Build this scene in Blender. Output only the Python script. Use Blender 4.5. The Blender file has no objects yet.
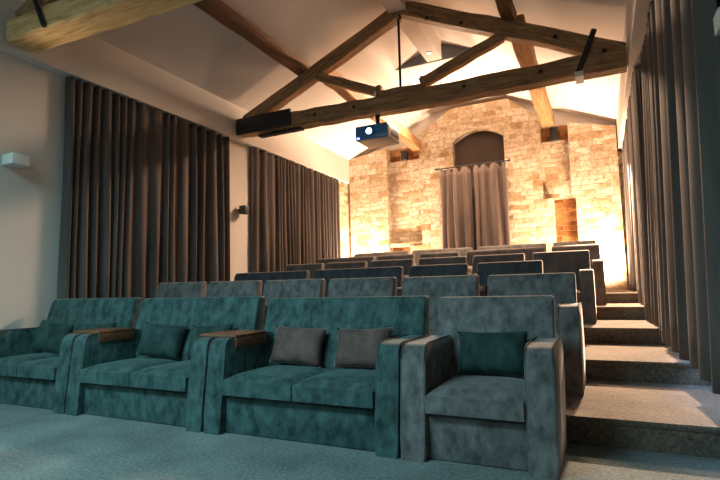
import bpy, bmesh, math, random
from mathutils import Vector, Matrix
random.seed(4)
SC = bpy.context.scene
COL = SC.collection
PI = math.pi

# ------------------------------------------------------------------ helpers
def link(o):
    COL.objects.link(o); return o

def finish(name, bm, mat, parent=None, loc=(0, 0, 0), sharp=40, smooth=True):
    bmesh.ops.recalc_face_normals(bm, faces=bm.faces)
    me = bpy.data.meshes.new(name)
    bm.to_mesh(me); bm.free()
    if smooth:
        for p in me.polygons: p.use_smooth = True
        me.set_sharp_from_angle(angle=math.radians(sharp))
    me.materials.append(mat)
    o = link(bpy.data.objects.new(name, me))
    if parent: o.parent = parent
    o.location = loc
    return o

def tag(o, label, cat, group=None):
    o['label'] = label; o['category'] = cat
    if group: o['group'] = group
    return o

def empty(name, loc, label, cat, group=None, rz=0):
    o = link(bpy.data.objects.new(name, None))
    o.location = loc; o.rotation_euler = (0, 0, rz); o.empty_display_size = .1
    return tag(o, label, cat, group)

def structure(o):
    o['kind'] = 'structure'; return o

def bevel_all(bm, geom_edges, r, seg):
    if r > 0:
        bmesh.ops.bevel(bm, geom=geom_edges, offset=r, segments=seg, profile=.5, affect='EDGES', clamp_overlap=True)

def box(bm, x0, x1, y0, y1, z0, z1, r=0, seg=3):
    t = bmesh.new()
    vs = [t.verts.new((x, y, z)) for x in (x0, x1) for y in (y0, y1) for z in (z0, z1)]
    for f in ((0, 1, 3, 2), (4, 6, 7, 5), (0, 4, 5, 1), (2, 3, 7, 6), (0, 2, 6, 4), (1, 5, 7, 3)):
        t.faces.new([vs[i] for i in f])
    bevel_all(t, list(t.edges), r, seg)
    merge(bm, t)

def merge(bm, t):
    me = bpy.data.meshes.new('tmp'); t.to_mesh(me); t.free(); bm.from_mesh(me); bpy.data.meshes.remove(me)

def prism(bm, pts, axis, a, b, r=0, seg=2):
    """polygon of 2D points extruded along axis: 'x' -> pts are (y,z); 'y' -> pts are (x,z)"""
    t = bmesh.new()
    def P(p, s): return (s, p[0], p[1]) if axis == 'x' else (p[0], s, p[1])
    A = [t.verts.new(P(p, a)) for p in pts]; B = [t.verts.new(P(p, b)) for p in pts]
    n = len(pts)
    fa = t.faces.new(A); fb = t.faces.new(B[::-1])
    for i in range(n): t.faces.new((A[i], B[i], B[(i + 1) % n], A[(i + 1) % n]))
    if r > 0:
        es = list(set(fa.edges) | set(fb.edges))
        bevel_all(t, es, r, seg)
    merge(bm, t)

def tube(bm, pts, r, n=8, cap=True):
    pts = [Vector(p) for p in pts]; rings = []
    for i, p in enumerate(pts):
        d = (pts[min(i + 1, len(pts) - 1)] - pts[max(i - 1, 0)]).normalized()
        u = d.cross(Vector((0, 0, 1)))
        if u.length < 1e-3: u = d.cross(Vector((1, 0, 0)))
        u.normalize(); v = d.cross(u)
        rings.append([bm.verts.new(p + u * r * math.cos(2 * PI * k / n) + v * r * math.sin(2 * PI * k / n)) for k in range(n)])
    for a, b in zip(rings, rings[1:]):
        for k in range(n): bm.faces.new((a[k], a[(k + 1) % n], b[(k + 1) % n], b[k]))
    if cap:
        bm.faces.new(rings[0][::-1]); bm.faces.new(rings[-1])

def lathe(bm, prof, n=20, M=Matrix()):
    rings = []
    for r, z in prof:
        rings.append([bm.verts.new(M @ Vector((r * math.cos(2 * PI * k / n), r * math.sin(2 * PI * k / n), z))) for k in range(n)])
    for a, b in zip(rings, rings[1:]):
        for k in range(n): bm.faces.new((a[k], a[(k + 1) % n], b[(k + 1) % n], b[k]))
    bm.faces.new(rings[0][::-1]); bm.faces.new(rings[-1])

# ------------------------------------------------------------------ materials
def nodes(name):
    m = bpy.data.materials.new(name); m.use_nodes = True
    nt = m.node_tree; b = nt.nodes['Principled BSDF']
    return m, nt, b, (lambda t: nt.nodes.new(t)), nt.links.new

def plain(name, c, rough=.5, metal=0, spec=.5):
    m, nt, b, N, L = nodes(name)
    b.inputs['Base Color'].default_value = (*c, 1); b.inputs['Roughness'].default_value = rough
    b.inputs['Metallic'].default_value = metal; b.inputs['Specular IOR Level'].default_value = spec
    return m

def ramp(N, stops):
    r = N('ShaderNodeValToRGB'); e = r.color_ramp.elements
    while len(e) < len(stops): e.new(.5)
    for el, (p, c) in zip(e, stops): el.position = p; el.color = (*c, 1)
    return r

def velvet(name, c0, c1, scale=5., sheen=.5, tint=(1, 1, 1), stretch=(1, 1, .6)):
    m, nt, b, N, L = nodes(name)
    tc = N('ShaderNodeTexCoord'); oi = N('ShaderNodeObjectInfo'); mp = N('ShaderNodeMapping')
    mp.inputs['Scale'].default_value = stretch
    add = N('ShaderNodeVectorMath'); add.operation = 'ADD'
    sc = N('ShaderNodeVectorMath'); sc.operation = 'SCALE'; sc.inputs['Scale'].default_value = 7
    L(oi.outputs['Location'], sc.inputs[0]); L(tc.outputs['Object'], mp.inputs['Vector'])
    L(mp.outputs[0], add.inputs[0]); L(sc.outputs[0], add.inputs[1])
    n1 = N('ShaderNodeTexNoise'); n1.inputs['Scale'].default_value = scale; n1.inputs['Detail'].default_value = 5; n1.inputs['Roughness'].default_value = .62
    L(add.outputs[0], n1.inputs['Vector'])
    r = ramp(N, [(.34, c0), (.66, c1)]); L(n1.outputs['Fac'], r.inputs[0]); L(r.outputs[0], b.inputs['Base Color'])
    b.inputs['Roughness'].default_value = .75; b.inputs['Specular IOR Level'].default_value = .25
    b.inputs['Sheen Weight'].default_value = sheen; b.inputs['Sheen Roughness'].default_value = .35
    b.inputs['Sheen Tint'].default_value = (*tint, 1)
    n2 = N('ShaderNodeTexNoise'); n2.inputs['Scale'].default_value = 70; n2.inputs['Detail'].default_value = 3
    L(add.outputs[0], n2.inputs['Vector'])
    n3 = N('ShaderNodeTexNoise'); n3.inputs['Scale'].default_value = 7; L(add.outputs[0], n3.inputs['Vector'])
    mx = N('ShaderNodeMath'); mx.operation = 'MULTIPLY_ADD'; mx.inputs[1].default_value = .12; L(n2.outputs['Fac'], mx.inputs[0]); L(n3.outputs['Fac'], mx.inputs[2])
    bu = N('ShaderNodeBump'); bu.inputs['Strength'].default_value = .5; bu.inputs['Distance'].default_value = .012
    L(mx.outputs[0], bu.inputs['Height']); L(bu.outputs[0], b.inputs['Normal'])
    return m

def plaster(name, c):
    m, nt, b, N, L = nodes(name)
    tc = N('ShaderNodeTexCoord'); n = N('ShaderNodeTexNoise'); n.inputs['Scale'].default_value = 1.2; n.inputs['Detail'].default_value = 6
    L(tc.outputs['Object'], n.inputs['Vector'])
    r = ramp(N, [(.3, tuple(x * .93 for x in c)), (.7, c)]); L(n.outputs['Fac'], r.inputs[0]); L(r.outputs[0], b.inputs['Base Color'])
    b.inputs['Roughness'].default_value = .85
    n2 = N('ShaderNodeTexNoise'); n2.inputs['Scale'].default_value = 60; L(tc.outputs['Object'], n2.inputs['Vector'])
    bu = N('ShaderNodeBump'); bu.inputs['Strength'].default_value = .08; bu.inputs['Distance'].default_value = .01
    L(n2.outputs['Fac'], bu.inputs['Height']); L(bu.outputs[0], b.inputs['Normal'])
    return m

def carpet(name, c0, c1):
    m, nt, b, N, L = nodes(name)
    tc = N('ShaderNodeTexCoord')
    n = N('ShaderNodeTexNoise'); n.inputs['Scale'].default_value = 48; n.inputs['Detail'].default_value = 4; n.inputs['Roughness'].default_value = .7
    n0 = N('ShaderNodeTexNoise'); n0.inputs['Scale'].default_value = 2.2; n0.inputs['Detail'].default_value = 4
    L(tc.outputs['Object'], n.inputs['Vector']); L(tc.outputs['Object'], n0.inputs['Vector'])
    mx = N('ShaderNodeMath'); mx.operation = 'MULTIPLY_ADD'; mx.inputs[1].default_value = .35; mx.inputs[2].default_value = 0
    L(n0.outputs['Fac'], mx.inputs[0])
    ad = N('ShaderNodeMath'); ad.operation = 'MULTIPLY_ADD'; ad.inputs[1].default_value = .65
    L(n.outputs['Fac'], ad.inputs[0]); L(mx.outputs[0], ad.inputs[2])
    r = ramp(N, [(.36, c0), (.64, c1)]); L(ad.outputs[0], r.inputs[0]); L(r.outputs[0], b.inputs['Base Color'])
    b.inputs['Roughness'].default_value = .95; b.inputs['Specular IOR Level'].default_value = .1
    b.inputs['Sheen Weight'].default_value = .25
    bu = N('ShaderNodeBump'); bu.inputs['Strength'].default_value = .8; bu.inputs['Distance'].default_value = .012
    L(n.outputs['Fac'], bu.inputs['Height']); L(bu.outputs[0], b.inputs['Normal'])
    return m

def wood(name, c0, c1, c2, scale=9, rough=.7):
    m, nt, b, N, L = nodes(name)
    tc = N('ShaderNodeTexCoord'); mp = N('ShaderNodeMapping'); mp.inputs['Scale'].default_value = (.35, 3.2, 3.2)
    oi = N('ShaderNodeObjectInfo'); add = N('ShaderNodeVectorMath'); add.operation = 'ADD'
    sc = N('ShaderNodeVectorMath'); sc.operation = 'SCALE'; sc.inputs['Scale'].default_value = 3.1
    L(oi.outputs['Location'], sc.inputs[0]); L(tc.outputs['Object'], mp.inputs['Vector'])
    L(mp.outputs[0], add.inputs[0]); L(sc.outputs[0], add.inputs[1])
    n = N('ShaderNodeTexNoise'); n.inputs['Scale'].default_value = scale; n.inputs['Detail'].default_value = 8; n.inputs['Roughness'].default_value = .68; n.inputs['Distortion'].default_value = .7
    L(add.outputs[0], n.inputs['Vector'])
    r = ramp(N, [(.3, c0), (.5, c1), (.72, c2)]); L(n.outputs['Fac'], r.inputs[0])
    L(r.outputs[0], b.inputs['Base Color']); b.inputs['Roughness'].default_value = rough
    bu = N('ShaderNodeBump'); bu.inputs['Strength'].default_value = .6; bu.inputs['Distance'].default_value = .02
    L(n.outputs['Fac'], bu.inputs['Height']); L(bu.outputs[0], b.inputs['Normal'])
    return m

def stone(name, cols=((.46, .31, .17), (.60, .46, .30), (.70, .59, .44), (.80, .73, .60)), mort=(.62, .51, .37)):
    m, nt, b, N, L = nodes(name)
    tc = N('ShaderNodeTexCoord'); sp = N('ShaderNodeSeparateXYZ'); L(tc.outputs['Object'], sp.inputs[0])
    sx = N('ShaderNodeMath'); sx.operation = 'ADD'; L(sp.outputs['X'], sx.inputs[0]); L(sp.outputs['Y'], sx.inputs[1])
    cb = N('ShaderNodeCombineXYZ'); L(sx.outputs[0], cb.inputs['X']); L(sp.outputs['Z'], cb.inputs['Y'])
    nd = N('ShaderNodeTexNoise'); nd.inputs['Scale'].default_value = 2.6; nd.inputs['Detail'].default_value = 4; nd.inputs['Roughness'].default_value = .65
    L(tc.outputs['Object'], nd.inputs['Vector'])
    sv = N('ShaderNodeVectorMath'); sv.operation = 'SCALE'; sv.inputs['Scale'].default_value = .13; L(nd.outputs['Color'], sv.inputs[0])
    add = N('ShaderNodeVectorMath'); add.operation = 'ADD'; L(cb.outputs[0], add.inputs[0]); L(sv.outputs[0], add.inputs[1])
    def brick(w, h, off, sq, fr):
        k = N('ShaderNodeTexBrick'); k.inputs['Scale'].default_value = 1; k.inputs['Brick Width'].default_value = w; k.inputs['Row Height'].default_value = h
        k.inputs['Mortar Size'].default_value = .007; k.inputs['Mortar Smooth'].default_value = .6; k.offset = off; k.squash = sq; k.squash_frequency = fr
        k.inputs['Color1'].default_value = (0, 0, 0, 1); k.inputs['Color2'].default_value = (1, 1, 1, 1); k.inputs['Mortar'].default_value = (.5, .5, .5, 1)
        L(add.outputs[0], k.inputs['Vector']); return k
    k1 = brick(.27, .098, .42, 1.45, 3); k2 = brick(.38, .147, .37, .7, 2)
    zn = N('ShaderNodeTexNoise'); zn.inputs['Scale'].default_value = .9; L(tc.outputs['Object'], zn.inputs['Vector'])
    zr = ramp(N, [(.50, (0, 0, 0)), (.52, (1, 1, 1))]); L(zn.outputs['Fac'], zr.inputs[0])
    def mix(a, c, f, bt='MIX'):
        x = N('ShaderNodeMix'); x.data_type = 'RGBA'; x.blend_type = bt
        if hasattr(f, 'node'): L(f, x.inputs['Factor'])
        else: x.inputs['Factor'].default_value = f
        for src, ip in ((a, 'A'), (c, 'B')):
            if hasattr(src, 'node'): L(src, x.inputs[ip])
            else: x.inputs[ip].default_value = (*src, 1)
        return x.outputs['Result']
    kc = mix(k1.outputs['Color'], k2.outputs['Color'], zr.outputs[0]); kf = mix(k1.outputs['Fac'], k2.outputs['Fac'], zr.outputs[0])
    r = ramp(N, list(zip((0, .22, .55, 1), cols))); L(kc, r.inputs[0])
    n = N('ShaderNodeTexNoise'); n.inputs['Scale'].default_value = 11; n.inputs['Detail'].default_value = 8; n.inputs['Roughness'].default_value = .75; L(tc.outputs['Object'], n.inputs['Vector'])
    r2 = ramp(N, [(.34, (.42, .30, .20)), (.55, (1, 1, 1))]); L(n.outputs['Fac'], r2.inputs[0])
    c1 = mix(r.outputs[0], r2.outputs[0], .85, 'MULTIPLY')
    c2 = mix(c1, mort, kf)
    L(c2, b.inputs['Base Color']); b.inputs['Roughness'].default_value = .9; b.inputs['Specular IOR Level'].default_value = .2
    inv = N('ShaderNodeMath'); inv.operation = 'SUBTRACT'; inv.inputs[0].default_value = 1; L(kf, inv.inputs[1])
    h2 = N('ShaderNodeMath'); h2.operation = 'MULTIPLY_ADD'; h2.inputs[1].default_value = 1.1; L(n.outputs['Fac'], h2.inputs[0]); L(inv.outputs[0], h2.inputs[2])
    h3 = N('ShaderNodeMath'); h3.operation = 'MULTIPLY_ADD'; h3.inputs[1].default_value = .6; L(kc, h3.inputs[0]); L(h2.outputs[0], h3.inputs[2])
    bu = N('ShaderNodeBump'); bu.inputs['Strength'].default_value = .8; bu.inputs['Distance'].default_value = .035
    L(h3.outputs[0], bu.inputs['Height']); L(bu.outputs[0], b.inputs['Normal'])
    return m

def emit(name, c, s):
    m, nt, b, N, L = nodes(name)
    b.inputs['Base Color'].default_value = (0, 0, 0, 1)
    b.inputs['Emission Color'].default_value = (*c, 1); b.inputs['Emission Strength'].default_value = s
    return m

TEAL = velvet('teal velvet', (.010, .032, .033), (.058, .118, .116), 14, .3, (.6, .95, .95))
TEALD = velvet('deep teal velvet', (.007, .022, .022), (.024, .062, .058), 11, .2, (.6, .95, .95))
GREY = velvet('blue grey velvet', (.065, .066, .068), (.19, .188, .19), 13, .4, (.95, .97, 1))
NAVY = velvet('navy velvet', (.028, .032, .042), (.065, .07, .082), 8, .4, (1, .95, .9))
BROWN = velvet('dusky brown velvet', (.065, .058, .06), (.13, .115, .115), 6, .4, (1, .95, .9))
TAUPE = velvet('taupe velvet', (.085, .08, .08), (.165, .155, .15), 7, .3, (1, .97, .95))
MOLE = velvet('mole brown velvet', (.065, .040, .035), (.15, .095, .083), 9, .35, (1, .95, .9))
DRAPE = velvet('charcoal drape velvet', (.064, .053, .05), (.128, .108, .10), 3.5, .15, (1, .95, .9), (1, 1, .15))
REARDRAPE = velvet('mauve brown drape velvet', (.085, .062, .055), (.145, .108, .092), 3.5, .3, (1, .95, .9), (1, 1, .15))
PIPE = plain('piping cord', (.05, .06, .065), .8)
PLASTER = plaster('cream plaster', (.66, .625, .59))
CEILM = plaster('ceiling plaster', (.70, .665, .64))
CARPET = carpet('grey carpet', (.025, .045, .045), (.19, .235, .235))
STEPC = carpet('step carpet', (.05, .042, .036), (.22, .185, .15))
OAK = wood('old oak', (.09, .055, .030), (.29, .165, .075), (.52, .31, .145))
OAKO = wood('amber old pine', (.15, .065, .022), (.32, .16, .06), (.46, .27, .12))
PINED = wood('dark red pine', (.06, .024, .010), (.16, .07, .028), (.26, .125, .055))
OAKL = wood('pale sawn oak', (.36, .16, .05), (.74, .44, .19), (.88, .62, .34), 6)
TRAYW = wood('polished walnut', (.08, .03, .014), (.17, .065, .028), (.24, .10, .045), 7, .35)
STONE = stone('rubble stone')
NICHE_LIT = stone('old orange brick infill', ((.20, .08, .025), (.32, .14, .05), (.42, .20, .075), (.50, .27, .11)), (.40, .26, .14))  # niche stone with shade and orange lamplight painted into its colours
SLATE = plain('slate grey paint', (.10, .12, .14), .7)  # darker grey for the front face of the gablet
IRON = plain('black iron', (.018, .019, .021), .55, .3)
WHITEP = plain('white paint', (.78, .78, .75), .5)
BLACKP = plain('black plastic', (.02, .021, .023), .4)
BLIND = plain('brown blind cloth', (.085, .066, .058), .85)
SILVER = plain('grey plastic', (.42, .41, .39), .45)
GLOWB = plain('projector front glass', (.03, .20, .48), .15, 0, .8)  # blue glow of the lens painted into the front's base colour
LENS = emit('lamp lens', (.80, .93, 1), 40)
LED = emit('status led', (.1, .15, 1), 14)
SPOTE = emit('spot lamp', (1, .85, .65), 6)

# ------------------------------------------------------------------ setting
XL, XR, YF, YB = -5.66, .80, -3.0, 11.32
EDGE = [3.49, 4.80, 6.09, 7.43, 8.62]
PZ = [.172, .342, .510, .676, .835]
def floor_z(y):
    z = 0
    for e, p in zip(EDGE, PZ):
        if y > e: z = p
    return z

bm = bmesh.new(); box(bm, XL - .1, XR + .1, YF - .1, YB + .1, -.15, 0); structure(finish('floor', bm, CARPET, smooth=False))
for i, (e, z) in enumerate(zip(EDGE, PZ)):
    bm = bmesh.new()
    e2 = EDGE[i + 1] if i < 4 else YB
    z0 = PZ[i - 1] if i else 0
    prism(bm, [(e, z0 if i else .0), (e, z - .035), (e - .012, z - .030), (e - .016, z - .012), (e - .008, z), (YB, z), (YB, z0)], 'x', XL, XR)
    structure(finish('floor_tier', bm, STEPC, sharp=30))

def wall(name, x0, x1, y0, y1, z0, z1, m=PLASTER):
    bm = bmesh.new(); box(bm, x0, x1, y0, y1, z0, z1); return structure(finish(name, bm, m, smooth=False))
wall('wall_left', XL - .15, XL, YF, YB, 0, 4.3)
wall('wall_right', XR, XR + .15, YF, YB, 0, 4.3)
wall('wall_front', XL - .1, XR + .1, YF - .15, YF, 0, 5.7)
wall('wall_gable', XL - .1, XR + .1, YB, YB + .15, 0, 5.7)
# boxed-out upper walls above the curtains
OL, OR_, OZ = -5.52, .455, 3.615
wall('trim_1', XL, OL, YF, YB, OZ, 4.3)
wall('trim_2', OR_, XR, YF, YB, OZ + .03, 4.3)
# ceiling: two slopes
RX, RZ, SL = -2.5, 5.52, .435
def cz(x): return RZ - SL * abs(x - RX)
bm = bmesh.new()
prism(bm, [(XL - .15, cz(XL - .15)), (RX, RZ), (XR + .15, cz(XR + .15)), (XR + .15, cz(XR + .15) + .12), (RX, RZ + .12), (XL - .15, cz(XL - .15) + .12)], 'y', YF - .1, YB + .15)
structure(finish('ceiling', bm, CEILM, smooth=False))
# boxed ridge and the dropped gablet beyond it
bm = bmesh.new(); box(bm, -2.64, -2.37, YF, 8.55, 5.10, RZ - .02); structure(finish('trim_3', bm, CEILM, smooth=False))
bm = bmesh.new()
hw = (RZ - 5.15) / SL
prism(bm, [(RX - hw, 5.15), (RX + hw, 5.15), (RX, RZ)], 'y', 8.72, YB)
structure(finish('trim_4', bm, CEILM, smooth=False))
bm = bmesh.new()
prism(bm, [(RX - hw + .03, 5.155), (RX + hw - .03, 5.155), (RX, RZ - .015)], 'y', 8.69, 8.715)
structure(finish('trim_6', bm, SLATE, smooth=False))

# rear stone wall
bm = bmesh.new()
def slab(pts, y0, y1=11.34): prism(bm, pts, 'y', y0, y1)
def rect(x0, x1, z0, z1, y0, y1=11.34): box(bm, x0, x1, y0, y1, z0, z1)
rect(XL, XR, .8, 4.02, 11.30)
slab([(-4.6, 4.0), (-.3, 4.0), (-.45, 4.33), (-1, 4.5), (-3.7, 4.55), (-4.3, 4.42), (-4.6, 4.35)], 11.30)
slab([(-5.52, .8), (-4.51, .8), (-4.51, 4.36), (-5.52, 4.2)], 11.0)                     # left pier
rect(XL, -5.52, .8, OZ, 11.12); rect(XL, XL + .06, .8, OZ, 10.6)
rect(-4.51, -3.68, 2.03, 4.03, 11.17)                                                   # left blocked opening
rect(-4.51, -3.68, 1.95, 2.03, 11.03); rect(-3.98, -3.68, .8, 1.95, 11.0)
AX0, AX1, AZ, AH = -2.88, -1.745, 4.25, 4.47
arch = [(AX0 + (AX1 - AX0) * k / 14, AZ + (AH - AZ) * (1 - (2 * k / 14 - 1) ** 2)) for k in range(15)]
slab([(-3.68, .8), (AX0, .8), (AX0, AZ), (AX0, 5.05), (-2.9, 5.04), (-3.6, 4.60), (-3.68, 4.55)], 11.0)
slab([(AX1, .8), (-1.0, .8), (-1.0, 4.55), (-1.17, 4.66), (-1.62, 5.05), (AX1, 5.05)], 11.0)
for (x0, z0), (x1, z1) in zip(arch, arch[1:]):
    slab([(x0, z0), (x1, z1), (x1, 5.05), (x0, 5.05)], 11.0)
rect(-1.0, -.45, 2.76, 4.0, 11.16); rect(-1.0, -.81, .8, 2.76, 11.0); rect(-.81, -.38, .8, 1.2, 11.0)
slab([(-.38, .8), (.43, .8), (.43, 4.1), (-.45, 4.31), (-.45, 2.76), (-.38, 2.76)], 11.0)  # right pier
rect(.43, XR, .8, OZ, 11.16)
structure(finish('wall_back', bm, STONE, smooth=False))
bm = bmesh.new()
box(bm, -.80, -.385, 11.27, 11.31, .84, 2.75); box(bm, -4.50, -3.985, 11.27, 11.31, .84, 1.94)
box(bm, -1.0, -.455, 11.27, 11.31, 4.005, 4.34); box(bm, -4.50, -3.69, 11.27, 11.31, 4.035, 4.36)
structure(finish('trim_7', bm, NICHE_LIT, smooth=False))
# dark blind in the arched doorway, with brick arch ring
bm = bmesh.new()
ring = [(x, z) for x, z in arch]
for (x0, z0), (x1, z1) in zip(arch, arch[1:]):
    prism(bm, [(x0, z0 - .012), (x1, z1 - .012), (x1, z1 + .1), (x0, z0 + .1)], 'y', 10.975, 11.1)
structure(finish('trim_5', bm, STONE, smooth=False))
d = empty('arched_doorway', (-2.31, 11.2, .84), 'tall arched doorway in the stone gable, closed by a dark brown blind', 'doorway')
bm = bmesh.new()
prism(bm, [(AX0 + 2.31, 0), (AX1 + 2.31, 0)] + [(x + 2.31, z - .84) for x, z in arch[::-1]], 'y', 0, .04)
finish('blind', bm, BLIND, d, smooth=False)
bm = bmesh.new()
box(bm, AX0 + 2.31, AX0 + 2.36, -.05, 0, 0, AZ - .84, .006); box(bm, AX1 + 2.26, AX1 + 2.31, -.05, 0, 0, AZ - .84, .006)
finish('door_jamb', bm, BLIND, d)

# ------------------------------------------------------------------ curtains
def curtain(name, side, y0, y1, zt, hem, xt, xb, A0, A1, lam, mat, label, group=None, seed=0, axis='y', wide=1.):
    rnd = random.Random(seed)
    n = int((y1 - y0) / .014); rows = 14
    ph, s, W = 0, [], []
    # fold phase: each fold has its own width and depth
    folds = []; y = 0
    while y < (y1 - y0) + lam: w = lam * rnd.choice((.6, .75, .9, 1.1, 1.5, 1.8)) * (wide if y < 1.6 else 1); folds.append((y, w, rnd.uniform(.6, 1.15), rnd.uniform(-.035, .035))); y += w
    def off(d):
        for a, w, k, sw in folds:
            if a <= d < a + w:
                u = (d - a) / w
                c = math.cos(2 * PI * u)
                return -k * (abs(c) ** .75) * (1 if c > 0 else -1), sw * math.sin(PI * u)
        return 0, 0
    bm = bmesh.new(); grid = []
    for i in range(n + 1):
        d = (y1 - y0) * i / n; o, sw = off(d); colv = []
        yy = y0 + d
        zb = hem(yy)
        for j in range(rows + 1):
            t = j / rows; tt = t ** 1.1
            z = zt + (zb - zt) * t
            if j == 0: z -= .012 * (1 - o) * .6
            A = A0 + (A1 - A0) * tt
            x = xt + (xb - xt) * tt + A * o * side
            p = yy + sw * tt + .012 * math.sin(5 * t + d * 9)
            p = min(max(p, y0), y1)
            colv.append(bm.verts.new((x, p, z) if axis == 'y' else (p, x, z)))
        grid.append(colv)
    for a, b in zip(grid, grid[1:]):
        for j in range(rows): bm.faces.new((a[j], b[j], b[j + 1], a[j + 1]))
    o = finish(name, bm, mat, sharp=180)
    sm = o.modifiers.new('cloth', 'SOLIDIFY'); sm.thickness = .006; sm.offset = 0
    if label: tag(o, label, 'curtain', group)
    return o
hemf = lambda y: floor_z(y - .02) + .012
curtain('velvet_curtain', 1, 3.69, 6.54, OZ - .008, hemf, XL + .085, XL + .085, .035, .066, .15, DRAPE, 'wide dark velvet curtain on the left wall nearest the front, beside the white wall light', seed=1)
curtain('velvet_curtain', 1, 7.20, 10.52, OZ - .008, hemf, XL + .085, XL + .085, .035, .066, .15, DRAPE, 'dark velvet curtain at the far end of the left wall, next to the stone gable', seed=5)
curtain('velvet_curtain', -1, 3.07, 6.72, OZ + .022, lambda y: max(.42, hemf(y)), .60, .555, .03, .085, .22, DRAPE, 'long dark velvet curtain on the right wall hanging over the lower aisle steps', seed=3, wide=1.5)
curtain('velvet_curtain', -1, 6.80, 10.97, OZ + .022, hemf, .54, .50, .03, .045, .2, DRAPE, 'dark velvet curtain at the far right, above the topmost aisle steps', seed=8)
curtain('velvet_curtain', -1, 1.0, 2.83, OZ + .022, lambda y: .42, .605, .61, .015, .03, .2, DRAPE, 'sliver of dark curtain at the right picture edge, in front of the white wall light', seed=9)
c = empty('door_curtain', (-2.45, 10.9, .85), 'pair of mauve brown curtains on a rod across the arched doorway in the stone wall', 'curtain')
for a, b_, sd in ((-.745, -.03, 21), (.03, .745, 22)):
    k = curtain('drape', -1, a, b_, 2.78, lambda y: .012, 0, 0, .045, .07, .17, REARDRAPE, None, seed=sd, axis='x'); k.parent = c
bm = bmesh.new(); tube(bm, [(-.80, 0, 2.80), (.80, 0, 2.80)], .014); tube(bm, [(-.83, 0, 2.80), (-.80, 0, 2.80)], .026); tube(bm, [(.80, 0, 2.80), (.83, 0, 2.80)], .026)
for x in (-.78, .78): tube(bm, [(x, 0, 2.80), (x, .1, 2.80)], .01)
finish('curtain_rod', bm, IRON, c)

# ------------------------------------------------------------------ seats
CACHE = {}
AW, AHT = .152, .655
ARM = [(.0, .0), (.010, .12), (.058, .56), (.068, .612), (.088, .640), (.12, .653), (.17, .657), (.62, .655), (.70, .645), (.755, .61), (.78, .55), (.775, .36), (.71, .20), (.655, .155), (.655, .0)]
def mesh_for(key, fn, mat):
    if key not in CACHE:
        bm = bmesh.new(); fn(bm)
        bmesh.ops.recalc_face_normals(bm, faces=bm.faces)
        me = bpy.data.meshes.new(key[0]); bm.to_mesh(me); bm.free()
        for p in me.polygons: p.use_smooth = True
        me.set_sharp_from_angle(angle=math.radians(50)); me.materials.append(mat); CACHE[key] = me
    return CACHE[key]
def part(name, key, fn, mat, parent):
    o = link(bpy.data.objects.new(name, mesh_for((name,) + key, fn, mat))); o.parent = parent; return o

def cushion_block(bm, x0, x1, y0, y1, z0, z1):
    t = bmesh.new(); nx, ny = 12, 10
    top, bot = {}, {}
    def e(u): return (1 - abs(2 * u - 1) ** 5)
    for i in range(nx + 1):
        for j in range(ny + 1):
            u, v = i / nx, j / ny
            k = (e(u) * e(v)) ** .35 if 0 < i < nx and 0 < j < ny else 0
            x = x0 + (x1 - x0) * u; y = y0 + (y1 - y0) * v
            hz = (z1 - z0) / 2; zm = (z0 + z1) / 2
            cr = .018 * math.sin(PI * u) * math.sin(PI * v)
            top[i, j] = t.verts.new((x, y, zm + hz * (.5 + .5 * k) + cr)); bot[i, j] = t.verts.new((x, y, zm - hz * (.85 + .15 * k)))
    for i in range(nx):
        for j in range(ny):
            t.faces.new((top[i, j], top[i + 1, j], top[i + 1, j + 1], top[i, j + 1]))
            t.faces.new((bot[i, j], bot[i, j + 1], bot[i + 1, j + 1], bot[i + 1, j]))
    for i in range(nx):
        t.faces.new((bot[i, 0], bot[i + 1, 0], top[i + 1, 0], top[i, 0])); t.faces.new((top[i, ny], top[i + 1, ny], bot[i + 1, ny], bot[i, ny]))
    for j in range(ny):
        t.faces.new((top[0, j], top[0, j + 1], bot[0, j + 1], bot[0, j])); t.faces.new((bot[nx, j], bot[nx, j + 1], top[nx, j + 1], top[nx, j]))
    bmesh.ops.recalc_face_normals(t, faces=t.faces)
    merge(bm, t)

def seat(kind, xc, yf, z, W, mat, label, group, n=1, pipe=False, bh=1.):
    name = 'two_seat_sofa' if n == 2 else 'armchair'
    r = empty(name, (xc, yf, z), label, 'sofa' if n == 2 else 'armchair', group)
    h = W / 2; K = (round(W, 3), mat.name)
    for s in (-1, 1):
        xa, xb = (-h, -h + AW) if s < 0 else (h - AW, h)
        a = part('arm', K + (s,), lambda bm: prism(bm, ARM, 'x', xa, xb, .018, 3), mat, r)
        if pipe:
            def pf(bm):
                for xx in (xa + .006, xb - .006):
                    tube(bm, [(xx, p[0] + .004, p[1] + .004) for p in ARM[1:8]], .0045, 6)
            part('piping', K + (s,), pf, PIPE, a)
    def bf(bm): box(bm, -h + AW, h - AW, .065, .60, .0, .245, .012, 2)
    part('base', K, bf, mat, r)
    iw = W - 2 * AW - .006
    for q in range(n):
        x0 = -iw / 2 + q * iw / n; x1 = x0 + iw / n
        part('seat_cushion', K + (q,), lambda bm: cushion_block(bm, x0 + .005, x1 - .005, .012, .62, .262, .408), mat, r)
    bw = h - .04
    BK = [(.565, .28), (.58, .42), (.738, .895), (.75, .92), (.768, .932), (.822, .932), (.840, .92), (.847, .895), (.73, .20), (.655, .02), (.62, .02)]
    bo = part('backrest', K, lambda bm: prism(bm, BK, 'x', -bw, bw, .02, 3), mat, r)
    bo.scale = (1, 1, bh)
    return r

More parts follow.
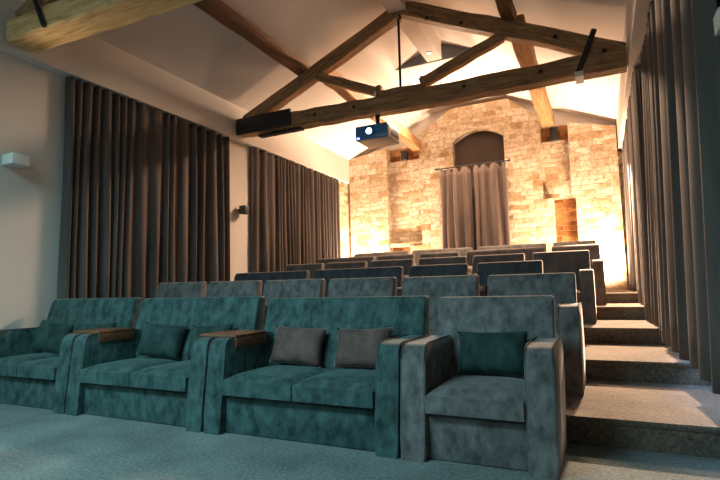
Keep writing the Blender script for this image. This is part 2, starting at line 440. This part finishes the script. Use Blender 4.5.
R1 = 'seats along the front row'
seat('s', -4.86, 2.82, 0, 1.38, TEAL, 'leftmost teal two-seat sofa of the front row, cut by the picture edge', R1, 2, True, 1.032)
seat('s', -3.40, 2.82, 0, 1.50, TEAL, 'teal sofa in the middle of the front row, between the two wooden trays', R1, 2, True, 1.02)
seat('s', -1.885, 2.82, 0, 1.49, TEAL, 'teal velvet two-seat sofa of the front row holding two taupe pillows', R1, 2, True)
seat('a', -.693, 2.82, 0, .866, GREY, 'blue grey velvet armchair at the right end of the front row with a teal pillow', R1, 1, True, .988)
ordn = ['leftmost', 'second from left', 'third from left', 'third from right', 'second from right', 'rightmost']
for i in range(6):
    seat('a', -4.93 + .866 * i, 4.11, PZ[0], .85, GREY, f'{ordn[i]} of the six blue grey armchairs in the second row', 'armchairs of the second row', 1, True, 1.03 - .008 * i)
for xc, W, n, l in ((-4.45, 1.37, 2, 'left navy velvet two-seat sofa of the third row'), (-3.015, 1.39, 2, 'right navy velvet two-seat sofa of the third row, beside the single seats'),
                    (-1.87, .82, 1, 'left one of the two dark armchairs ending the third row'), (-.99, .83, 1, 'right one of the two dark armchairs ending the third row')):
    seat('s', xc, 5.40, PZ[1], W, NAVY, l, 'seats of the third row', n)
for i, xc in enumerate((-4.66, -3.845, -3.03, -2.19, -1.345, -.50)):
    seat('a', xc, 6.69, PZ[2], .81, BROWN, f'{ordn[i]} of the six dusky brown armchairs in the fourth row', 'armchairs of the fourth row')
for xc, W, n, l in ((-4.53, 1.34, 2, 'dusky two-seat sofa at the left end of the fifth row'), (-3.455, .79, 1, 'fifth-row armchair right next to the left sofa of that row'),
                    (-2.62, .79, 1, 'fifth-row armchair just left of the sofa in the middle of that row'), (-1.47, 1.37, 2, 'dusky two-seat sofa right of centre in the fifth row'), (-.36, .79, 1, 'fifth-row armchair at the aisle, against the bright stone')):
    seat('s', xc, 7.98, PZ[3], W, BROWN, l, 'seats of the fifth row', n)
for xc, W, n, l in ((-4.32, 1.34, 2, 'leftmost taupe sofa of the rearmost row, under the stone wall'), (-2.955, 1.34, 2, 'rearmost-row taupe sofa just in front of the doorway curtain'),
                    (-1.55, 1.35, 2, 'rightmost taupe sofa of the rearmost row'), (-.427, .81, 1, 'taupe armchair at the aisle end of the rearmost row')):
    seat('s', xc, 9.27, PZ[4], W, TAUPE, l, 'seats of the rearmost row', n)

# ------------------------------------------------------------------ pillows and trays
def pillow(x, y, z, w, h, mat, label, rx=-.33, ry=0, rz=0, t=.13):
    bm = bmesh.new(); n = 16; T, B = {}, {}
    for i in range(n + 1):
        for j in range(n + 1):
            u, v = 2 * i / n - 1, 2 * j / n - 1
            pin = 1 - .07 * (1 - u * u) * (v * v) ; pin2 = 1 - .07 * (1 - v * v) * (u * u)
            X = u * w / 2 * pin2; Z = v * h / 2 * pin
            k = (max(0, (1 - u ** 4)) * max(0, (1 - v ** 4))) ** .55
            wr = .006 * math.sin(7 * u + 3 * v + x * 9) * k
            if i in (0, n) or j in (0, n):
                T[i, j] = B[i, j] = bm.verts.new((X, 0, Z))
            else:
                T[i, j] = bm.verts.new((X, -t / 2 * k + wr, Z)); B[i, j] = bm.verts.new((X, t / 2 * k, Z))
    for i in range(n):
        for j in range(n):
            bm.faces.new((T[i, j], T[i + 1, j], T[i + 1, j + 1], T[i, j + 1])); 
            f = (B[i, j], B[i, j + 1], B[i + 1, j + 1], B[i + 1, j])
            bm.faces.new(f)
    o = finish('throw_pillow', bm, mat, loc=(x, y, z), sharp=180)
    o.rotation_euler = (rx, ry, rz)
    return tag(o, label, 'pillow', 'pillows on the front row')
pillow(-5.10, 3.31, .575, .42, .32, TEALD, 'dark teal pillow leaning on the leftmost front sofa, in front of the curtain', ry=.14, rz=.2)
pillow(-4.50, 3.37, .57, .44, .31, TEALD, 'dark teal pillow mostly hidden behind the arm and tray of the leftmost front sofa', ry=-.05)
pillow(-3.62, 3.36, .57, .46, .31, TEALD, 'dark teal pillow at the left side of the middle front sofa', ry=.08, rz=.15)
pillow(-3.08, 3.38, .57, .46, .31, TEALD, 'dark teal pillow on the middle front sofa, half behind the arm tray', ry=-.05)
pillow(-2.17, 3.36, .565, .45, .30, MOLE, 'left of the two taupe pillows on the teal sofa beside the armchair', ry=.05, rz=.1)
pillow(-1.61, 3.36, .565, .46, .30, MOLE, 'right of the two taupe pillows on the teal sofa beside the armchair', ry=-.03)
pillow(-.675, 3.36, .56, .46, .29, TEALD, 'teal pillow on the blue grey front armchair', ry=-.03)

def tray(x0, x1, y0, y1, label):
    r = empty('arm_tray', ((x0 + x1) / 2, (y0 + y1) / 2, .657), label, 'tray', 'wooden arm trays')
    a, b = (x1 - x0) / 2, (y1 - y0) / 2
    bm = bmesh.new(); box(bm, -a, a, -b, b, .0, .022, .005, 2); finish('tray_top', bm, TRAYW, r)
    for s in (-1, 1):
        bm = bmesh.new(); box(bm, s * a - (.016 if s > 0 else 0), s * a + (0 if s > 0 else .016), -b + .004, b - .004, -.075, -.001, .004, 2)
        finish('side_rail', bm, TRAYW, r)
tray(-4.338, -3.982, 3.0, 3.38, 'walnut tray saddling the paired arms between the leftmost and middle front sofas')
tray(-2.818, -2.462, 2.98, 3.36, 'walnut arm tray left of the front sofa that holds two taupe pillows')

# ------------------------------------------------------------------ roof timbers
def beam(name, p0, p1, w, h, mat, parent=None, rough=.008, seed=0, roll=0, sag=0):
    """rough-sawn timber from p0 to p1, local X along its length"""
    p0, p1 = Vector(p0), Vector(p1); d = p1 - p0; L = d.length
    rnd = random.Random(seed)
    bm = bmesh.new(); n = max(6, int(L / .22)); c = .018
    prof = [(-w / 2 + c, -h / 2), (w / 2 - c, -h / 2), (w / 2, -h / 2 + c), (w / 2, h / 2 - c), (w / 2 - c, h / 2), (-w / 2 + c, h / 2), (-w / 2, h / 2 - c), (-w / 2, -h / 2 + c)]
    rings = []
    for i in range(n + 1):
        k = 1 + rnd.uniform(-.03, .03); dy, dz = rnd.uniform(-rough, rough), rnd.uniform(-rough, rough) - sag * math.sin(PI * i / n)
        rings.append([bm.verts.new((L * i / n, a * k + dy + rnd.uniform(-rough, rough) * .4, b * k + dz)) for a, b in prof])
    for a, b in zip(rings, rings[1:]):
        for k in range(8): bm.faces.new((a[k], a[(k + 1) % 8], b[(k + 1) % 8], b[k]))
    bm.faces.new(rings[0][::-1]); bm.faces.new(rings[-1])
    o = finish(name, bm, mat, sharp=35)
    x = d.normalized(); y = Vector((0, 0, 1)).cross(x); y.normalize(); z = x.cross(y)
    M = Matrix((x, y, z)).transposed().to_4x4() @ Matrix.Rotation(roll, 4, 'X'); M.translation = p0 - (parent.location if parent else Vector())
    o.matrix_world = M if not parent else M
    if parent:
        o.parent = parent; o.matrix_basis = M
    return o

def bolt(parent, p, r=.028):
    bm = bmesh.new(); M = Matrix.Translation(Vector(p) - parent.location) @ Matrix.Rotation(PI / 2, 4, 'X')
    lathe(bm, [(r, -.002), (r, .012), (r * .55, .014), (r * .55, .03)], 8, M)
    finish('bolt', bm, IRON, parent)

def truss(y, label, mat_tie, mat, full=True, w=.24):
    r = empty('roof_truss', (-2.5, y, 3.7), label, 'roof truss')
    yf = y - w / 2
    beam('tie_beam', (-5.50, y, 3.80), (.44, y, 3.735), w, .25, mat_tie, r, seed=int(y * 7), sag=.035)
    beam('rafter', (-5.36, y, 3.90), (-2.53, y, 5.12), w * .8, .21, mat, r, seed=int(y * 7) + 1)
    beam('rafter', (-2.47, y, 5.18), (.40, y, 3.81), w * .8, .22, mat, r, seed=int(y * 7) + 2)
    beam('strut', (-2.92, y, 3.97), (-4.12, y, 4.50), w * .6, .13, mat, r, seed=3)
    beam('strut', (-2.20, y, 3.95), (-1.02, y, 4.38), w * .6, .14, mat, r, seed=4)
    beam('straining_piece', (-2.88, y, 3.915), (-2.16, y, 3.90), w * .6, .09, mat, r, seed=5)
    for x in (-2.86, -2.16):
        bm = bmesh.new(); box(bm, x + 2.5 - .04, x + 2.5 + .04, -w * .32, w * .32, .16, .34, .008, 2); finish('cleat', bm, mat, r)
    bm = bmesh.new(); tube(bm, [(-.02, -.02, .15), (-.02, -.02, 1.46)], .019, 10); tube(bm, [(-.02, -.02, 1.32), (-.02, -.02, 1.37)], .045, 10)
    finish('king_rod', bm, IRON, r)
    for x, z in ((-3.95, 3.76), (-3.25, 3.755), (-1.55, 3.74), (-.55, 3.735), (-2.05, 4.86), (-1.55, 4.66), (-.35, 4.16), (.2, 3.84)): bolt(r, (x, yf, z))
    # iron strap round rafter and tie on the right
    bm = bmesh.new()
    t = bmesh.new()
    a, b = Vector((-.115, yf - .025, 3.60)), Vector((.085, yf - .025, 4.08))
    d = (b - a).normalized(); n = Vector((-d.z, 0, d.x)) * .032
    q = [a - n, a + n, b + n, b - n]
    va = [t.verts.new(p - r.location) for p in q]; vb = [t.verts.new(p - r.location + Vector((0, .02, 0))) for p in q]
    t.faces.new(va); t.faces.new(vb[::-1])
    for k in range(4): t.faces.new((va[k], vb[k], vb[(k + 1) % 4], va[(k + 1) % 4]))
    merge(bm, t); tube(bm, [b - r.location - d * .02, b - r.location + d * .05], .035, 10)
    finish('strap', bm, IRON, r)
    bm = bmesh.new(); box(bm, -.15 + 2.5, -.05 + 2.5, -w / 2 - .03, w / 2 + .01, -.13, -.065, .006, 2); finish('strap_foot', bm, WHITEP, r)
    return r, yf

T2, yf2 = truss(6.8, 'dark old oak king-rod roof truss across the hall, carrying the projector', OAK, OAK)
bm = bmesh.new(); box(bm, -5.49 + 2.5, -4.39 + 2.5, -.155, -.115, -.045, .235, .004, 2); finish('steel_plate', bm, IRON, T2)
bm = bmesh.new(); box(bm, -5.1 + 2.5, -4.25 + 2.5, -.06, .06, -.105, -.068, .005, 2)
for x in (-2.3, -1.95): box(bm, x - .02, x + .02, -.03, .03, -.075, -.02, .003)
finish('light_bar', bm, IRON, T2)
T1, yf1 = truss(3.12, 'pale oak roof truss end at the top left of the picture, nearest the front', OAKL, OAK, w=.33)
bm = bmesh.new(); tube(bm, [(-4.81 + 2.5, -.19, -.045), (-4.95 + 2.5, -.19, .22), (-5.03 + 2.5, -.19, .42)], .024, 10)
finish('tie_rod', bm, IRON, T1)

def purlin(p0, p1, w, h, mat, label, seed):
    o = beam('purlin', p0, p1, w, h, mat, None, seed=seed); return tag(o, label, 'roof beam', 'purlins under the roof slopes')
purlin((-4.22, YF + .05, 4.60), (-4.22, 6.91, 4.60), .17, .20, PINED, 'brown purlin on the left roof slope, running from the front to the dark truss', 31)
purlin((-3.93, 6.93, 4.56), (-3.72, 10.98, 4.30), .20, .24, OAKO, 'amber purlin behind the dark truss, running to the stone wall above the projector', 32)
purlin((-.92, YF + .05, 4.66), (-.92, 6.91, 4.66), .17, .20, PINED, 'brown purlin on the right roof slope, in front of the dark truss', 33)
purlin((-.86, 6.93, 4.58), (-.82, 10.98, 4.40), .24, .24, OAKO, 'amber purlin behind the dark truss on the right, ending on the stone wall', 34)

# ------------------------------------------------------------------ projector
P = empty('projector', (-2.94, 6.6, 3.19), 'projector with lit lens hanging under the dark tie beam', 'projector')
bm = bmesh.new(); box(bm, -.265, .265, .02, .50, 0, .225, .035, 4); finish('housing', bm, SILVER, P)
bm = bmesh.new(); box(bm, -.262, .262, 0, .05, .006, .22, .02, 4); finish('front_panel', bm, GLOWB, P)
lm = Matrix.Translation((-.02, 0, .115)) @ Matrix.Rotation(PI / 2, 4, 'X')
bm = bmesh.new(); lathe(bm, [(.075, -.02), (.078, .03), (.05, .034), (.042, .02)], 24, lm); finish('lens_ring', bm, GLOWB, P)
bm = bmesh.new(); lathe(bm, [(.036, .018), (.032, .026), (.02, .032), (.006, .035)], 24, lm); finish('lens', bm, LENS, P)
bm = bmesh.new(); box(bm, -.235, -.19, -.006, .01, .02, .045, .003); finish('status_light', bm, LED, P)
bm = bmesh.new()
for k in range(7): box(bm, .262, .27, .14 + k * .045, .165 + k * .045, .05, .18, .002)
finish('side_vent', bm, BLACKP, P)
bm = bmesh.new(); tube(bm, [(.02, .22, .22), (.02, .22, .50)], .035, 14); box(bm, -.08, .12, .14, .30, .215, .24, .005); box(bm, -.07, .11, .12, .30, .475, .497, .005); finish('ceiling_mount', bm, IRON, P)

# ------------------------------------------------------------------ wall lights and speakers
def wall_light(x, y, z, side, label, d=.19, hw=.09, hh=.115):
    r = empty('wall_light', (x, y, z), label, 'wall light', 'wall lights')
    bm = bmesh.new(); box(bm, min(0, side * d), max(0, side * d), -hw, hw, 0, hh, .008, 2); finish('housing', bm, WHITEP, r)
    bm = bmesh.new(); box(bm, min(side * .03, side * (d - .025)), max(side * .03, side * (d - .025)), -hw + .02, hw - .02, hh - .002, hh + .004, .002); finish('diffuser', bm, SILVER, r)
wall_light(XL, 3.15, 2.39, 1, 'white box wall light on the left wall, at the picture edge')
wall_light(XR, 2.95, 2.235, -1, 'white wall light on the right wall, showing between two dark curtains', .205, .06, .10)
def speaker(x, y, z, rz, label, mat=BLACKP, s=1., w=.13, d=.12, h=.2):
    r = empty('speaker', (x, y, z), label, 'speaker', 'wall speakers', rz)
    bm = bmesh.new(); box(bm, -w / 2, w / 2, -d / 2, d / 2, 0, h, .015, 3); finish('cabinet', bm, mat, r)
    bm = bmesh.new(); box(bm, -w / 2 + .008, w / 2 - .008, -d / 2 - .008, -d / 2 + .002, .01, h - .01, .004, 2); finish('grille', bm, IRON, r)
    bm = bmesh.new(); box(bm, -.02, .02, d / 2, d / 2 + .05, h * .35, h * .65, .003); finish('bracket', bm, IRON, r)
speaker(XL + .11, 6.93, 2.33, PI / 2, 'small black speaker on the left wall, between the two curtains', h=.15)
speaker(-4.11, 11.18, 4.03, 0, 'dark speaker in the upper left stone niche, behind the projector', w=.15, h=.24)
speaker(-.73, 11.18, 4.0, 0, 'dark speaker in the upper right stone niche, under the purlin end', w=.16, h=.30)
# downlight in the boxed ridge
r = empty('downlight', (-2.5, 8.2, 5.10), 'small recessed downlight near the end of the boxed ridge', 'downlight')
bm = bmesh.new(); lathe(bm, [(.05, -.012), (.055, -.004), (.055, .0)], 20); finish('trim_ring', bm, SILVER, r)
bm = bmesh.new(); lathe(bm, [(.032, -.016), (.034, -.011)], 16); finish('lamp', bm, SPOTE, r)

# ------------------------------------------------------------------ lights
def area(name, loc, rot, sx, sy, p, c, spread=180):
    l = bpy.data.lights.new(name, 'AREA'); l.shape = 'RECTANGLE'; l.size = sx; l.size_y = sy; l.energy = p; l.color = c; l.spread = math.radians(spread)
    o = link(bpy.data.objects.new(name, l)); o.location = loc; o.rotation_euler = rot; return o
def spot(name, loc, to, p, c, ang, blend=.8, rad=.05):
    l = bpy.data.lights.new(name, 'SPOT'); l.energy = p; l.color = c; l.spot_size = math.radians(ang); l.spot_blend = blend; l.shadow_soft_size = rad
    o = link(bpy.data.objects.new(name, l)); o.location = loc
    o.rotation_euler = (Vector(to) - Vector(loc)).to_track_quat('-Z', 'Y').to_euler(); return o
WARM = (1, .655, .42)
COOL = (.47, .85, .91)
spot('uplight left', (-5.05, 10.62, .9), (-5.0, 11.0, 3.2), 1500, WARM, 155, 1, .2)
spot('uplight right', (.0, 10.62, .9), (-.05, 11.0, 3.0), 1700, WARM, 155, 1, .2)
spot('uplight centre left', (-3.45, 10.55, .9), (-3.4, 11.0, 4.5), 270, WARM, 140, 1, .2)
spot('uplight centre right', (-1.3, 10.55, .9), (-1.3, 11.0, 4.5), 270, WARM, 140, 1, .2)
area('rear ceiling light', (-2.5, 10.0, 5.10), (math.radians(-35), 0, 0), 1.4, .5, 600, WARM, 150)  # added warm fill for the seat rims, no ceiling fixture here
spot('aisle downlight', (.15, 9.8, 3.4), (.15, 6.8, .2), 5500, WARM, 48, .35, .08)  # added warm fill over the treads, no fitting behind it
spot('aisle wall light', (.34, 6.8, 2.6), (-.4, 3.3, .3), 160, WARM, 50, 1, .1)  # added warm fill for the chair arm sides, no wall lamp there
area('front ceiling light', (-3.2, -.1, 3.7), (math.radians(32), 0, math.radians(-6)), 3.2, .8, 92, COOL, 110)  # added cool fill from above the front row, not a room fixture
area('screen light', (-3.6, YF + .15, 1.7), (PI / 2, 0, math.radians(-8)), 3.6, 2.2, 74, COOL)
area('daylight behind curtain', (.785, 4.3, .72), (0, math.radians(50), 0), .35, 1.6, 22, (.40, .62, 1.0))
spot('left wall light beam', (XL + .15, 3.15, 2.53), (-4.3, 3.1, 3.75), 30, (1, .80, .52), 75, 1, .05)  # added fill to warm the near tie beam; the sconce is off
w = bpy.data.worlds.new('World'); SC.world = w; w.use_nodes = True
w.node_tree.nodes['Background'].inputs[0].default_value = (.02, .02, .02, 1)

# ------------------------------------------------------------------ camera
def cam():
    yaw, pit, rol = 0.4469428086067078, 0.09571128551874802, -0.02414708478016823
    c, s = math.cos(yaw), math.sin(yaw)
    f = Vector((-s * math.cos(pit), c * math.cos(pit), math.sin(pit))); r0 = Vector((c, s, 0)); u0 = r0.cross(f)
    r = r0 * math.cos(rol) + u0 * math.sin(rol); u = -r0 * math.sin(rol) + u0 * math.cos(rol)
    M = Matrix((r, u, -f)).transposed().to_4x4(); M.translation = (0, 0, 1.0)
    d = bpy.data.cameras.new('Camera'); d.sensor_width = 36; d.lens = 501.26 / 720 * 36; d.clip_start = .05
    o = link(bpy.data.objects.new('Camera', d)); o.matrix_world = M; SC.camera = o
cam()
vs = SC.view_settings
vs.view_transform = 'Standard'; vs.look = 'None'; vs.gamma = 1; vs.use_curve_mapping = False; vs.exposure = 0.0
